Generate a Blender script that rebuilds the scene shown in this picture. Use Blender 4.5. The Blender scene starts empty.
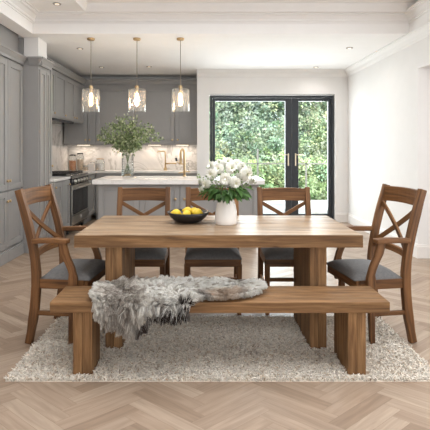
import bpy, bmesh, math, random
import numpy as np
from mathutils import Vector, Matrix
random.seed(7); RNG = np.random.default_rng(7)
S = bpy.context.scene; COL = S.collection; PI = math.pi

# ---------------------------------------------------------------- camera, world, sun, window and fill light, exposure
cam_d = bpy.data.cameras.new('camera'); cam = bpy.data.objects.new('camera', cam_d); COL.objects.link(cam)
cam.location = (0, 0, 1.34); cam.rotation_euler = (PI/2, 0, 0)
cam_d.sensor_width = 36; cam_d.lens = 36*450/430; cam_d.shift_x = 10/430; cam_d.shift_y = -66/430; cam_d.clip_end = 200
S.camera = cam
W = bpy.data.worlds.new('sky'); S.world = W; W.use_nodes = True
bgn = W.node_tree.nodes['Background']; bgn.inputs[0].default_value = (.86, .93, 1, 1); bgn.inputs[1].default_value = 2.6
def area(name, loc, rot, sx, sy, power, col=(1, 1, 1)):
    d = bpy.data.lights.new(name, 'AREA'); d.shape = 'RECTANGLE'; d.size = sx; d.size_y = sy; d.energy = power; d.color = col
    o = bpy.data.objects.new(name, d); COL.objects.link(o); o.location = loc; o.rotation_euler = rot; return o
sd = bpy.data.lights.new('sun', 'SUN'); sd.energy = 8.0; sd.angle = .03; sd.color = (1, .95, .86)
so = bpy.data.objects.new('sun', sd); COL.objects.link(so)
so.rotation_euler = Vector((-.45, .75, -1)).to_track_quat('-Z', 'Y').to_euler()
area('daylight_side_windows', (3.3, 2.0, 1.55), (0, PI/2, 0), 1.9, 4.6, 66, (.93, .965, 1))
area('daylight_rear_windows', (.2, -2.3, 1.5), (PI/2, 0, 0), 4.6, 1.8, 64, (.93, .965, 1))
area('overhead_fill', (.4, 2.9, 3.06), (0, 0, 0), 3.0, 3.2, 98, (.93, .965, 1))  # added fill lamp under the solid tray ceiling, brightens table and kitchen
area('daylight_patio_doors', (1.23, 8.6, 1.25), (-PI/2, 0, 0), 2.1, 2.1, 115, (.95, .98, 1))
vs = S.view_settings; vs.view_transform = 'Standard'; vs.look = 'None'; vs.gamma = 1; vs.use_curve_mapping = False
vs.exposure = 0.09
S.cycles.max_bounces = 10; S.cycles.diffuse_bounces = 8; S.cycles.transparent_max_bounces = 24

# ---------------------------------------------------------------- materials
def newmat(name):
    m = bpy.data.materials.new(name); m.use_nodes = True; nt = m.node_tree
    return m, nt, nt.nodes['Principled BSDF']
def N(nt, t, **k):
    n = nt.nodes.new(t)
    for a, v in k.items(): setattr(n, a, v)
    return n
def ramp(nt, stops):
    r = nt.nodes.new('ShaderNodeValToRGB'); e = r.color_ramp.elements
    while len(e) < len(stops): e.new(.5)
    for i, (p, c) in enumerate(stops): e[i].position = p; e[i].color = (*c, 1)
    return r
def paint(name, col, rough=.5, var=.04, scale=6, metal=0, bump=0.0, spec=None):
    m, nt, b = newmat(name); L = nt.links
    tc = N(nt, 'ShaderNodeTexCoord'); no = N(nt, 'ShaderNodeTexNoise'); no.inputs['Scale'].default_value = scale; no.inputs['Detail'].default_value = 4
    L.new(tc.outputs['Object'], no.inputs['Vector'])
    r = ramp(nt, [(.3, tuple(c*(1-var) for c in col)), (.7, tuple(min(1, c*(1+var)) for c in col))])
    L.new(no.outputs['Fac'], r.inputs[0]); L.new(r.outputs[0], b.inputs['Base Color'])
    b.inputs['Roughness'].default_value = rough; b.inputs['Metallic'].default_value = metal
    if spec is not None: b.inputs['Specular IOR Level'].default_value = spec
    if bump:
        bp = N(nt, 'ShaderNodeBump'); bp.inputs['Strength'].default_value = bump; bp.inputs['Distance'].default_value = .002
        n2 = N(nt, 'ShaderNodeTexNoise'); n2.inputs['Scale'].default_value = 350; L.new(tc.outputs['Object'], n2.inputs['Vector'])
        L.new(n2.outputs['Fac'], bp.inputs['Height']); L.new(bp.outputs[0], b.inputs['Normal'])
    return m
def wood(name, dark, mid, light, rough=.55, knots=True, su=2.2, sv=26, streak=.75):
    m, nt, b = newmat(name); L = nt.links
    uv = N(nt, 'ShaderNodeUVMap'); uv.uv_map = 'UVMap'
    oi = N(nt, 'ShaderNodeObjectInfo'); ml = N(nt, 'ShaderNodeMath', operation='MULTIPLY'); ml.inputs[1].default_value = 37.0
    L.new(oi.outputs['Random'], ml.inputs[0])
    cx = N(nt, 'ShaderNodeCombineXYZ'); L.new(ml.outputs[0], cx.inputs[0]); L.new(ml.outputs[0], cx.inputs[1])
    ad = N(nt, 'ShaderNodeVectorMath', operation='ADD'); L.new(uv.outputs[0], ad.inputs[0]); L.new(cx.outputs[0], ad.inputs[1])
    def noise(scale, detail, dist=0, rough_=.55):
        mp = N(nt, 'ShaderNodeMapping'); mp.inputs['Scale'].default_value = scale; L.new(ad.outputs[0], mp.inputs['Vector'])
        n = N(nt, 'ShaderNodeTexNoise'); n.inputs['Scale'].default_value = 1; n.inputs['Detail'].default_value = detail
        n.inputs['Distortion'].default_value = dist; n.inputs['Roughness'].default_value = rough_
        L.new(mp.outputs[0], n.inputs['Vector']); return n
    g = noise((su, sv, 1), 8, .6); lo = noise((1.6, 9, 1), 5, .8); fine = noise((su*3, sv*6, 1), 3)
    r = ramp(nt, [(.30, dark), (.5, mid), (.72, light)]); L.new(g.outputs['Fac'], r.inputs[0])
    r2 = ramp(nt, [(.34, (.55, .52, .49)), (.64, (1.2, 1.18, 1.15))]); L.new(lo.outputs['Fac'], r2.inputs[0])
    mx = N(nt, 'ShaderNodeMixRGB', blend_type='MULTIPLY'); mx.inputs[0].default_value = streak
    L.new(r.outputs[0], mx.inputs[1]); L.new(r2.outputs[0], mx.inputs[2])
    r3 = ramp(nt, [(.35, (.72, .70, .68)), (.55, (1, 1, 1))]); L.new(fine.outputs['Fac'], r3.inputs[0])
    m3 = N(nt, 'ShaderNodeMixRGB', blend_type='MULTIPLY'); m3.inputs[0].default_value = .6
    L.new(mx.outputs[0], m3.inputs[1]); L.new(r3.outputs[0], m3.inputs[2]); last = m3
    if knots:
        mp = N(nt, 'ShaderNodeMapping'); mp.inputs['Scale'].default_value = (2.6, 7, 1); L.new(ad.outputs[0], mp.inputs['Vector'])
        v = N(nt, 'ShaderNodeTexVoronoi'); v.inputs['Scale'].default_value = 1; L.new(mp.outputs[0], v.inputs['Vector'])
        r4 = ramp(nt, [(.035, (.22, .15, .1)), (.085, (1, 1, 1))]); L.new(v.outputs['Distance'], r4.inputs[0])
        m4 = N(nt, 'ShaderNodeMixRGB', blend_type='MULTIPLY'); m4.inputs[0].default_value = .8
        L.new(last.outputs[0], m4.inputs[1]); L.new(r4.outputs[0], m4.inputs[2]); last = m4
    L.new(last.outputs[0], b.inputs['Base Color']); b.inputs['Roughness'].default_value = rough; b.inputs['Specular IOR Level'].default_value = .35
    bp = N(nt, 'ShaderNodeBump'); bp.inputs['Strength'].default_value = .35; bp.inputs['Distance'].default_value = .002
    L.new(g.outputs['Fac'], bp.inputs['Height']); L.new(bp.outputs[0], b.inputs['Normal'])
    return m
def clear(name, tint=(1, 1, 1), edge=(.75, .8, .8), gloss=.06, milk=0):
    m, nt, b = newmat(name); L = nt.links; nt.nodes.remove(b); out = nt.nodes['Material Output']
    tr = N(nt, 'ShaderNodeBsdfTransparent'); gl = N(nt, 'ShaderNodeBsdfGlossy'); gl.inputs['Roughness'].default_value = .03
    lw = N(nt, 'ShaderNodeLayerWeight'); lw.inputs['Blend'].default_value = .25
    r = ramp(nt, [(.35, tint), (.95, edge)]); L.new(lw.outputs['Facing'], r.inputs[0]); L.new(r.outputs[0], tr.inputs[0])
    fr = N(nt, 'ShaderNodeMath', operation='MULTIPLY_ADD'); fr.inputs[1].default_value = .32; fr.inputs[2].default_value = gloss*.4
    L.new(lw.outputs['Fresnel'], fr.inputs[0])
    mx = N(nt, 'ShaderNodeMixShader'); L.new(fr.outputs[0], mx.inputs[0]); L.new(tr.outputs[0], mx.inputs[1]); L.new(gl.outputs[0], mx.inputs[2])
    if milk:
        tl = N(nt, 'ShaderNodeBsdfTranslucent'); tl.inputs[0].default_value = (.95, .93, .9, 1); m2 = N(nt, 'ShaderNodeMixShader'); m2.inputs[0].default_value = milk
        L.new(mx.outputs[0], m2.inputs[1]); L.new(tl.outputs[0], m2.inputs[2]); mx = m2
    L.new(mx.outputs[0], out.inputs[0]); return m
def emit(name, col, strength):
    m, nt, b = newmat(name); b.inputs['Base Color'].default_value = (*col, 1); b.inputs['Emission Color'].default_value = (*col, 1); b.inputs['Emission Strength'].default_value = strength; return m
def attr_mat(name, att, rough=.8, mul=None, trans=0.0):
    m, nt, b = newmat(name); L = nt.links; a = N(nt, 'ShaderNodeAttribute'); a.attribute_name = att
    L.new(a.outputs['Color'], b.inputs['Base Color']); b.inputs['Roughness'].default_value = rough
    b.inputs['Specular IOR Level'].default_value = .25
    if trans:
        out = nt.nodes['Material Output']; t = N(nt, 'ShaderNodeBsdfTranslucent'); L.new(a.outputs['Color'], t.inputs[0])
        mx = N(nt, 'ShaderNodeMixShader'); mx.inputs[0].default_value = trans; L.new(b.outputs[0], mx.inputs[1]); L.new(t.outputs[0], mx.inputs[2]); L.new(mx.outputs[0], out.inputs[0])
    return m
def marble(name, base, vein, scale=2.0, rough=.2):
    m, nt, b = newmat(name); L = nt.links; tc = N(nt, 'ShaderNodeTexCoord')
    mp = N(nt, 'ShaderNodeMapping'); mp.inputs['Rotation'].default_value = (.3, .5, .4); L.new(tc.outputs['Object'], mp.inputs[0])
    n = N(nt, 'ShaderNodeTexNoise'); n.inputs['Scale'].default_value = scale; n.inputs['Detail'].default_value = 9; n.inputs['Distortion'].default_value = 1.6; n.inputs['Roughness'].default_value = .6
    L.new(mp.outputs[0], n.inputs['Vector'])
    mid = tuple((a*2+c)/3 for a, c in zip(base, vein))
    r = ramp(nt, [(.36, mid), (.46, base), (.495, vein), (.53, base), (.7, mid)]); L.new(n.outputs['Fac'], r.inputs[0])
    L.new(r.outputs[0], b.inputs['Base Color']); b.inputs['Roughness'].default_value = rough; return m
MT = {}
MT['wall'] = paint('wall_paint', (.795, .782, .768), .85, .01)
MT['ceil'] = paint('ceiling_paint', (.86, .85, .838), .9, .01)
MT['grey'] = paint('grey_cabinet_paint', (.295, .289, .283), .42, .02)
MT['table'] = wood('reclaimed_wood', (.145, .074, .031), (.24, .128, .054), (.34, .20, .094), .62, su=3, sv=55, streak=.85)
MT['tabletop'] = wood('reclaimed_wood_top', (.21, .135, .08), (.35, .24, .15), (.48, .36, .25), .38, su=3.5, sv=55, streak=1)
MT['chair'] = wood('chair_wood', (.075, .030, .010), (.165, .074, .026), (.25, .120, .046), .5, knots=False, sv=40)
MT['fabric'] = paint('grey_upholstery', (.155, .152, .15), .95, .12, 60, bump=.6)
MT['brass'] = paint('brushed_brass', (.58, .43, .25), .38, .03, metal=1)
MT['steel'] = paint('brushed_steel', (.55, .52, .48), .3, .05, metal=1)
MT['black'] = paint('black_enamel', (.018, .018, .020), .25, .05)
MT['oven_glass'] = paint('dark_oven_glass', (.012, .012, .013), .06, .05)
MT['darkframe'] = paint('anthracite_frame', (.018, .022, .028), .4, .05)
MT['worktop'] = marble('pale_quartz', (.80, .775, .75), (.72, .69, .66), 1.6)
MT['marble'] = marble('marble_splash', (.69, .665, .65), (.43, .41, .39), 1.1)
MT['ceramic'] = paint('white_ceramic', (.83, .80, .76), .22, .01)
MT['bowl'] = paint('black_bowl', (.012, .012, .013), .35, .1)
MT['lemon'] = paint('lemon_peel', (.80, .56, .03), .4, .06, 30, bump=.5)
MT['glass'] = clear('clear_glass', (.97, .98, .98), (.55, .58, .58), .1)
MT['pane'] = clear('window_pane', (.96, .98, .98), (.9, .95, .95), .0)
MT['shade'] = clear('shade_glass', (.95, .95, .94), (.36, .36, .35), .1, .028)
MT['bulb'] = emit('filament_glow', (1, .72, .42), 22)
MT['strip'] = emit('light_strip', (1, .84, .64), 1.5)
MT['downlight'] = paint('downlight_rim', (.33, .31, .29), .4)
MT['skirt'] = paint('skirting_paint', (.80, .77, .74), .5, .01)
MT['leaf'] = attr_mat('leaf_green', 'tone', .5, trans=.25)
MT['petal'] = attr_mat('white_petals', 'tone', .6, trans=.1)
MT['fur'] = attr_mat('sheep_wool', 'tone', .9, trans=.4)
MT['shag'] = attr_mat('shag_wool', 'tone', .95)
MT['stem'] = paint('green_stem', (.16, .22, .08), .6)
MT['twig'] = paint('brown_twig', (.13, .10, .06), .8)
MT['paving'] = paint('pale_paving', (.62, .60, .57), .8, .06, 3)
MT['lawn'] = paint('lawn_green', (.16, .25, .07), .95, .25, 5)
MT['bark'] = paint('tree_bark', (.12, .10, .07), .9, .2)
MT['pasta'] = paint('orange_contents', (.55, .22, .08), .6, .4, 60)
MT['cream'] = paint('cream_contents', (.68, .52, .38), .6, .3, 50)
MT['white'] = paint('white_card', (.75, .70, .66), .6, .03)
MT['hide'] = paint('sheep_hide', (.55, .49, .42), .9)
MT['rugback'] = paint('rug_backing', (.78, .70, .60), .95)
MT['water'] = clear('vase_water', (.93, .95, .93), (.7, .75, .7), .1)

# ---------------------------------------------------------------- mesh builder
class M:
    def __init__(s): s.v = []; s.f = []; s.uv = []; s.t = []
    def face(s, idx, uvs, tone=None): s.f.append(idx); s.uv += uvs; s.t.append(tone)
    def box(s, x0, x1, y0, y1, z0, z1, g='x', tone=None):
        a = (x0, y0, z0); b = (x1, y1, z1); i0 = len(s.v); o1, o2 = random.uniform(0, 40), random.uniform(0, 40)
        for k in range(8): s.v.append(((b if k & 1 else a)[0], (b if k & 2 else a)[1], (b if k & 4 else a)[2]))
        gi = 'xyz'.index(g)
        for n, q in (((0, (0, 4, 6, 2))), (0, (1, 3, 7, 5)), (1, (0, 1, 5, 4)), (1, (2, 6, 7, 3)), (2, (0, 2, 3, 1)), (2, (4, 5, 7, 6))):
            ax = [k for k in range(3) if k != n]
            if gi in ax: u = gi; w = [k for k in ax if k != gi][0]
            else: u, w = ax
            s.face([i0+k for k in q], [(s.v[i0+k][u]+o1, s.v[i0+k][w]+o2+n*.37) for k in q], tone)
        return s
    def sweep(s, pts, wid, hei, side=(1, 0, 0)):
        """rectangular bar along pts; wid across `side`, hei across the other axis"""
        pts = [Vector(p) for p in pts]; S0 = Vector(side).normalized(); n = len(pts); i0 = len(s.v); o1, o2 = random.uniform(0, 40), random.uniform(0, 40)
        W_ = wid if hasattr(wid, '__len__') else [wid]*n; H_ = hei if hasattr(hei, '__len__') else [hei]*n; L = 0; Ls = []
        for i, p in enumerate(pts):
            if i: L += (p-pts[i-1]).length
            Ls.append(L); T = (pts[min(i+1, n-1)]-pts[max(i-1, 0)]).normalized(); sd_ = (S0-T*S0.dot(T)).normalized(); nn = T.cross(sd_)
            for a, b in ((-1, -1), (1, -1), (1, 1), (-1, 1)): s.v.append(tuple(p+sd_*(a*W_[i]/2)+nn*(b*H_[i]/2)))
        per = [0, W_[0], W_[0]+H_[0], 2*W_[0]+H_[0], 2*(W_[0]+H_[0])]
        for i in range(n-1):
            for k in range(4):
                a = i0+i*4+k; b = i0+i*4+(k+1) % 4; q = [a, b, b+4, a+4]
                s.face(q, [(Ls[i]+o1, per[k]+o2), (Ls[i]+o1, per[k+1]+o2), (Ls[i+1]+o1, per[k+1]+o2), (Ls[i+1]+o1, per[k]+o2)])
        c = [(o1, o2), (o1+.02, o2), (o1+.02, o2+.02), (o1, o2+.02)]
        s.face([i0+3, i0+2, i0+1, i0], c); e = i0+(n-1)*4; s.face([e, e+1, e+2, e+3], c); return s
    def tube(s, pts, r, seg=8, cap=True):
        pts = [Vector(p) for p in pts]; n = len(pts); R = r if hasattr(r, '__len__') else [r]*n; i0 = len(s.v)
        T = (pts[1]-pts[0]).normalized(); up = Vector((0, 0, 1)) if abs(T.z) < .9 else Vector((1, 0, 0)); A = T.cross(up).normalized(); L = 0
        Ls = []
        for i, p in enumerate(pts):
            if i: L += (p-pts[i-1]).length
            Ls.append(L); T = (pts[min(i+1, n-1)]-pts[max(i-1, 0)]).normalized(); A = (A-T*A.dot(T)).normalized(); B = T.cross(A)
            for k in range(seg):
                t = 2*PI*k/seg; s.v.append(tuple(p+(A*math.cos(t)+B*math.sin(t))*R[i]))
        for i in range(n-1):
            for k in range(seg):
                a = i0+i*seg+k; b = i0+i*seg+(k+1) % seg
                s.face([a, b, b+seg, a+seg], [(Ls[i], k*.01), (Ls[i], k*.01+.01), (Ls[i+1], k*.01+.01), (Ls[i+1], k*.01)])
        if cap:
            s.face([i0+k for k in range(seg)][::-1], [(0, 0)]*seg); e = i0+(n-1)*seg; s.face([e+k for k in range(seg)], [(0, 0)]*seg)
        return s
    def lathe(s, prof, seg=32, c=(0, 0, 0), axis='z', sx=1.0):
        """prof: list of (radius, height); closed where radius is 0"""
        i0 = len(s.v); n = len(prof)
        for r, h in prof:
            for k in range(seg):
                t = 2*PI*k/seg; a, b = r*math.cos(t)*sx, r*math.sin(t)
                p = (a, b, h) if axis == 'z' else ((a, -h, b) if axis == 'y' else (h, a, b))
                s.v.append((c[0]+p[0], c[1]+p[1], c[2]+p[2]))
        for i in range(n-1):
            for k in range(seg):
                a = i0+i*seg+k; b = i0+i*seg+(k+1) % seg
                s.face([a, b, b+seg, a+seg], [(k/seg, i/n), ((k+1)/seg, i/n), ((k+1)/seg, (i+1)/n), (k/seg, (i+1)/n)])
        return s
    def prof(s, A, B, P, nvec):
        """moulding: profile P of (out, up) along A->B, out = nvec"""
        A, B, nv = Vector(A), Vector(B), Vector(nvec); i0 = len(s.v); n = len(P); L = (B-A).length
        for Q in (A, B):
            for d, h in P: s.v.append(tuple(Q+nv*d+Vector((0, 0, h))))
        for k in range(n):
            a = i0+k; b = i0+(k+1) % n; s.face([a, b, b+n, a+n], [(0, k*.05), (0, k*.05+.05), (L, k*.05+.05), (L, k*.05)])
        s.face([i0+k for k in range(n)][::-1], [(0, 0)]*n); s.face([i0+n+k for k in range(n)], [(0, 0)]*n); return s
    def build(s, name, mat, parent=None, loc=(0, 0, 0), rz=0, bevel=0, seg=2, smooth=False, sub=0):
        me = bpy.data.meshes.new(name); me.from_pydata(s.v, [], s.f)
        u = me.uv_layers.new(name='UVMap'); u.data.foreach_set('uv', np.array(s.uv, dtype=np.float32).ravel())
        if any(t is not None for t in s.t):
            at = me.color_attributes.new('tone', 'FLOAT_COLOR', 'CORNER'); arr = []
            for f, t in zip(s.f, s.t): arr += [*(t or (1, 1, 1)), 1]*len(f)
            at.data.foreach_set('color', np.array(arr, dtype=np.float32))
        bm = bmesh.new(); bm.from_mesh(me); bmesh.ops.remove_doubles(bm, verts=bm.verts, dist=1e-6) if smooth else None
        bmesh.ops.recalc_face_normals(bm, faces=bm.faces); bm.to_mesh(me); bm.free()
        me.materials.append(mat)
        if smooth: me.polygons.foreach_set('use_smooth', [True]*len(me.polygons))
        o = bpy.data.objects.new(name, me); COL.objects.link(o); o.location = loc; o.rotation_euler = (0, 0, rz)
        if parent: o.parent = parent
        if bevel:
            b = o.modifiers.new('bevel', 'BEVEL'); b.width = bevel; b.segments = seg; b.limit_method = 'ANGLE'; b.angle_limit = .6
        if sub:
            b = o.modifiers.new('sub', 'SUBSURF'); b.levels = sub; b.render_levels = sub
        return o
def raw(name, V, F, tone, mat, parent=None, loc=(0, 0, 0), smooth=False):
    """numpy mesh: V (n,3), F (m,k) constant k; tone (n,3) per vertex"""
    me = bpy.data.meshes.new(name); k = F.shape[1]
    me.vertices.add(len(V)); me.vertices.foreach_set('co', V.astype(np.float32).ravel())
    me.loops.add(F.size); me.loops.foreach_set('vertex_index', F.astype(np.int32).ravel())
    me.polygons.add(len(F)); me.polygons.foreach_set('loop_start', np.arange(len(F), dtype=np.int32)*k)
    me.polygons.foreach_set('loop_total', np.full(len(F), k, dtype=np.int32)); me.update(calc_edges=True); me.validate()
    at = me.color_attributes.new('tone', 'FLOAT_COLOR', 'POINT'); at.data.foreach_set('color', np.c_[tone, np.ones(len(tone))].astype(np.float32).ravel())
    if smooth: me.polygons.foreach_set('use_smooth', [True]*len(me.polygons))
    me.materials.append(mat); o = bpy.data.objects.new(name, me); COL.objects.link(o); o.location = loc
    if parent: o.parent = parent
    return o
def tag(o, label, cat=None, group=None, kind=None):
    if label: o['label'] = label
    if cat: o['category'] = cat
    if group: o['group'] = group
    if kind: o['kind'] = kind
    return o
def thing(name, label, cat, loc=(0, 0, 0), rz=0, group=None):
    o = bpy.data.objects.new(name, None); COL.objects.link(o); o.location = loc; o.rotation_euler = (0, 0, rz); o.empty_display_size = .1
    return tag(o, label, cat, group)
def struct(o): o['kind'] = 'structure'; return o
def dup(root, loc, rz, label, parent=None):
    r = root.copy(); COL.objects.link(r)
    if parent: r.parent = parent
    else: r.location = loc; r.rotation_euler = (0, 0, rz); r['label'] = label
    for ch in list(root.children): dup(ch, None, None, None, r)
    return r
def P(x, y, Y): return ((x-205)*Y/450, Y, 1.34-(y-149)*Y/450)
def norm(a): return a/np.maximum(np.linalg.norm(a, axis=1, keepdims=True), 1e-9)

# ---------------------------------------------------------------- the room
CH = 2.78                                             # kitchen ceiling height
# herringbone parquet
def floor_mesh():
    m = M(); w = .095; n = 5; c, s_ = math.cos(PI/4), math.sin(PI/4); g = .0009; ky = .80
    tones = [(.365, .275, .205), (.335, .25, .185), (.385, .295, .222), (.295, .215, .155), (.355, .265, .195), (.405, .315, .24)]
    for i in range(-90, 130):
        for j in range(-18, 18):
            for kind in (0, 1):
                a0, b0 = i+n*j, i-n*j
                if kind == 0: r = (a0, a0+n, b0, b0+1)
                else: r = (a0, a0+1, b0+1, b0+1+n)
                x0, x1, y0, y1 = r[0]*w+g, r[1]*w-g, r[2]*w+g, r[3]*w-g
                cx, cy = (x0+x1)/2, (y0+y1)/2; X, Y = c*cx-s_*cy, (s_*cx+c*cy)*ky
                if not (-3.3 < X < 3.8 and .6 < Y < 9.4): continue
                q = [(x0, y0), (x1, y0), (x1, y1), (x0, y1)]; i0 = len(m.v); o1, o2 = random.uniform(0, 50), random.uniform(0, 50)
                for (x, y) in q: m.v.append((c*x-s_*y, (s_*x+c*y)*ky, 0))
                uv = [(x+o1, y+o2) if kind == 0 else (y+o1, x+o2) for x, y in q]
                t = random.choice(tones); m.face([i0, i0+1, i0+2, i0+3], uv, t)
    return m
mf, nt, b = newmat('oak_parquet'); L = nt.links
a_ = N(nt, 'ShaderNodeAttribute'); a_.attribute_name = 'tone'; u_ = N(nt, 'ShaderNodeUVMap'); u_.uv_map = 'UVMap'
mp = N(nt, 'ShaderNodeMapping'); mp.inputs['Scale'].default_value = (3, 34, 1); L.new(u_.outputs[0], mp.inputs[0])
n1 = N(nt, 'ShaderNodeTexNoise'); n1.inputs['Scale'].default_value = 1; n1.inputs['Detail'].default_value = 6; n1.inputs['Distortion'].default_value = .8; L.new(mp.outputs[0], n1.inputs[0])
r1 = ramp(nt, [(.3, (.80, .77, .74)), (.7, (1.1, 1.09, 1.08))]); L.new(n1.outputs['Fac'], r1.inputs[0])
mx = N(nt, 'ShaderNodeMixRGB', blend_type='MULTIPLY'); mx.inputs[0].default_value = 1; L.new(a_.outputs['Color'], mx.inputs[1]); L.new(r1.outputs[0], mx.inputs[2])
L.new(mx.outputs[0], b.inputs['Base Color']); b.inputs['Roughness'].default_value = .42
MT['floor'] = mf
fl = floor_mesh().build('floor', MT['floor']); struct(fl)
struct(M().box(-3.3, 3.8, -2.5, 9.3, -.06, -.0015).build('floor_underlay', paint('floor_gap', (.27, .20, .145), .8)))

WT = MT['wall']
m = M(); DX0, DX1, DZ = .08, 2.385, 2.345
m.box(-.147, DX0, 8.26, 8.56, 0, CH); m.box(DX1, 2.62, 8.26, 8.56, 0, CH); m.box(DX0, DX1, 8.26, 8.56, DZ, CH)
m.box(-.147, .0, 8.56, 9.1, 0, CH); m.box(-3.1, 0, 9.1, 9.3, 0, CH+.4)
struct(m.build('wall_back', WT))
struct(M().box(2.62, 3.5, 5.53, 8.56, 0, CH).box(2.62, 3.5, -2.5, 5.53, 2.33, CH).box(3.4, 3.5, -2.5, 5.53, 0, 2.33).build('wall_right', WT))
struct(M().box(-3.1, -2.98, -2.5, 9.1, 0, CH+.2).box(-2.98, -2.79, 6.5, 9.1, 0, CH).build('wall_left', WT))
struct(M().box(-3.1, 3.5, -2.62, -2.5, 0, 3.2).build('wall_rear', WT))
# ceilings: kitchen, soffit beams around the tray, tray with raised centre
CE = MT['ceil']
m = M(); m.box(-2.35, 3.5, 5.62, 9.1, CH, CH+.4); m.box(-3.1, -2.35, 5.8, 9.1, CH, CH+.4)
m.box(-2.35, -2.15, -2.5, 5.62, CH, CH+.4); m.box(-3.1, -2.35, -2.5, 5.8, CH+.08, CH+.4); m.box(2.55, 3.5, -2.5, 5.62, CH, CH+.4)
m.box(-2.15, 2.55, -2.5, 5.62, 3.09, 3.18)
m.box(-2.15, -1.46, -2.5, 5.62, 3.02, 3.09); m.box(-1.46, 2.55, 5.44, 5.62, 3.02, 3.09)
struct(m.build('ceiling', CE))
COVE = [(0, 0), (0, -.12), (.012, -.12), (.018, -.105), (.03, -.10), (.05, -.06), (.09, -.03), (.10, -.018), (.12, -.015), (.12, 0)]
TR = paint('cornice_paint', (.82, .808, .795), .7, .01)
struct(M().prof((-.147, 8.26, CH), (2.62, 8.26, CH), COVE, (0, -1, 0)).build('trim_1', TR))
struct(M().prof((2.62, 8.26, CH), (2.62, -2, CH), [(d*.85, h) for d, h in COVE], (-1, 0, 0)).build('trim_2', TR))
C2 = [(0, 0), (0, -.115), (.012, -.115), (.014, -.10), (.03, -.095), (.034, -.07), (.07, -.035), (.10, -.03), (.105, -.012), (.13, -.010), (.13, 0)]
struct(M().prof((-2.15, 5.62, 3.02), (2.55, 5.62, 3.02), C2, (0, -1, 0)).build('trim_3', TR))
struct(M().prof((-2.15, -2.4, 3.02), (-2.15, 5.62, 3.02), C2, (1, 0, 0)).build('trim_4', TR))
struct(M().prof((2.55, 5.62, 3.02), (2.55, -2.4, 3.02), C2, (-1, 0, 0)).build('trim_5', TR))
C3 = [(0, 0), (0, -.09), (.01, -.09), (.02, -.07), (.05, -.03), (.06, 0)]
struct(M().prof((-1.46, -2.4, 3.09), (-1.46, 5.44, 3.09), C3, (1, 0, 0)).prof((-1.46, 5.44, 3.09), (2.5, 5.44, 3.09), C3, (0, -1, 0)).build('trim_6', TR))
struct(M().prof((-2.78, 9.1, CH), (-.147, 9.1, CH), COVE, (0, -1, 0)).build('trim_7', TR))
SK = [(0, 0), (0, .17), (.008, .17), (.012, .15), (.018, .14), (.02, 0)]
struct(M().prof((2.62, 8.26, 0), (2.62, 5.53, 0), SK, (-1, 0, 0)).prof((2.60, 5.53, 0), (3.4, 5.53, 0), SK, (0, -1, 0)).build('baseboard_right', MT['skirt']))
struct(M().prof((2.385, 8.26, 0), (2.62, 8.26, 0), SK, (0, -1, 0)).build('baseboard_back', MT['skirt']))
# boxed column above the tall cabinet
struct(M().box(-2.335, -2.15, 5.8, 6.12, 2.53, CH).build('wall_column', WT))
# patio door: frame and two leaves
DF = MT['darkframe']
dr = thing('door_1', None, None, (0, 8.33, 0)); dr['kind'] = 'structure'
m = M(); m.box(.092, .135, -.03, .09, 0, 2.33).box(2.335, 2.375, -.03, .09, 0, 2.33).box(.135, 2.335, -.03, .09, 2.285, 2.33).box(.135, 2.335, -.03, .09, 0, .04)
m.build('door_frame', DF, dr, bevel=.004)
for x0, x1, a, bb in ((.138, 1.605, .05, .12), (1.609, 2.332, .12, .055)):
    lf = M().box(x0, x0+a, -.01, .06, .045, 2.28).box(x1-bb, x1, -.01, .06, .045, 2.28).box(x0+a, x1-bb, -.01, .06, 2.225, 2.28).box(x0+a, x1-bb, -.01, .06, .045, .14).build('door_leaf', DF, dr, bevel=.004)
    M().box(x0+a-.005, x1-bb+.005, .022, .028, .135, 2.23).build('glass_pane', MT['pane'], lf)
    hx = x1-.065 if x0 < 1 else x0+.065; sg = -1 if x0 < 1 else 1
    M().box(hx-.011, hx+.011, -.022, -.010, 1.03, 1.26).tube([(hx, -.02, 1.235), (hx, -.06, 1.235), (hx+sg*.02, -.07, 1.235), (hx+sg*.13, -.07, 1.235)], .009, 8)\
        .tube([(hx, -.02, 1.07), (hx, -.032, 1.07)], .012, 8).build('door_handle', paint('champagne_handle', (.78, .68, .50), .35, metal=1) if x0 < 1 else bpy.data.materials['champagne_handle'], lf, bevel=.002)
# recessed downlights in the kitchen and near ceilings
def spot(x, y, z, label, grp):
    t = thing('ceiling_downlight', label, 'downlight', (x, y, z), 0, grp)
    M().lathe([(.0, -.004), (.03, -.004), (.03, -.008), (.046, -.008), (.048, -.003), (.048, 0), (0, 0)], 20).build('rim', MT['downlight'], t, smooth=False)
    d = bpy.data.lights.new('downlight_lamp', 'SPOT'); d.energy = 9; d.color = (1, .95, .9); d.spot_size = 2.7; d.spot_blend = .8; d.shadow_soft_size = .05
    lo = bpy.data.objects.new('downlight_lamp', d); COL.objects.link(lo); lo.location = (0, 0, -.02); lo.parent = t
    M().lathe([(0, -.011), (.022, -.011), (.026, -.006), (0, -.006)], 16).build('lamp', emit('spot_lamp', (1, .85, .68), .8) if 'spot_lamp' not in bpy.data.materials else bpy.data.materials['spot_lamp'], t)
for (px, py, lab) in ((80, 48.4, 'recessed downlight in the kitchen ceiling just left of the leftmost pendant'), (101.5, 67, 'recessed downlight in the kitchen ceiling above the corner wall cupboards'),
                      (149, 66.5, 'recessed downlight far back between the middle and right pendants'), (316, 67, 'recessed downlight far back near the patio doors'),
                      (349.5, 47.8, 'recessed downlight nearest the right wall in the kitchen ceiling')):
    Y = (CH-1.34)*450/(149-py); spot((px-205)*Y/450, Y, CH, lab, 'recessed ceiling downlights')
spot(-1.71, 5.2, 3.02, 'recessed downlight in the raised near ceiling at top left', 'recessed ceiling downlights')

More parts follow.
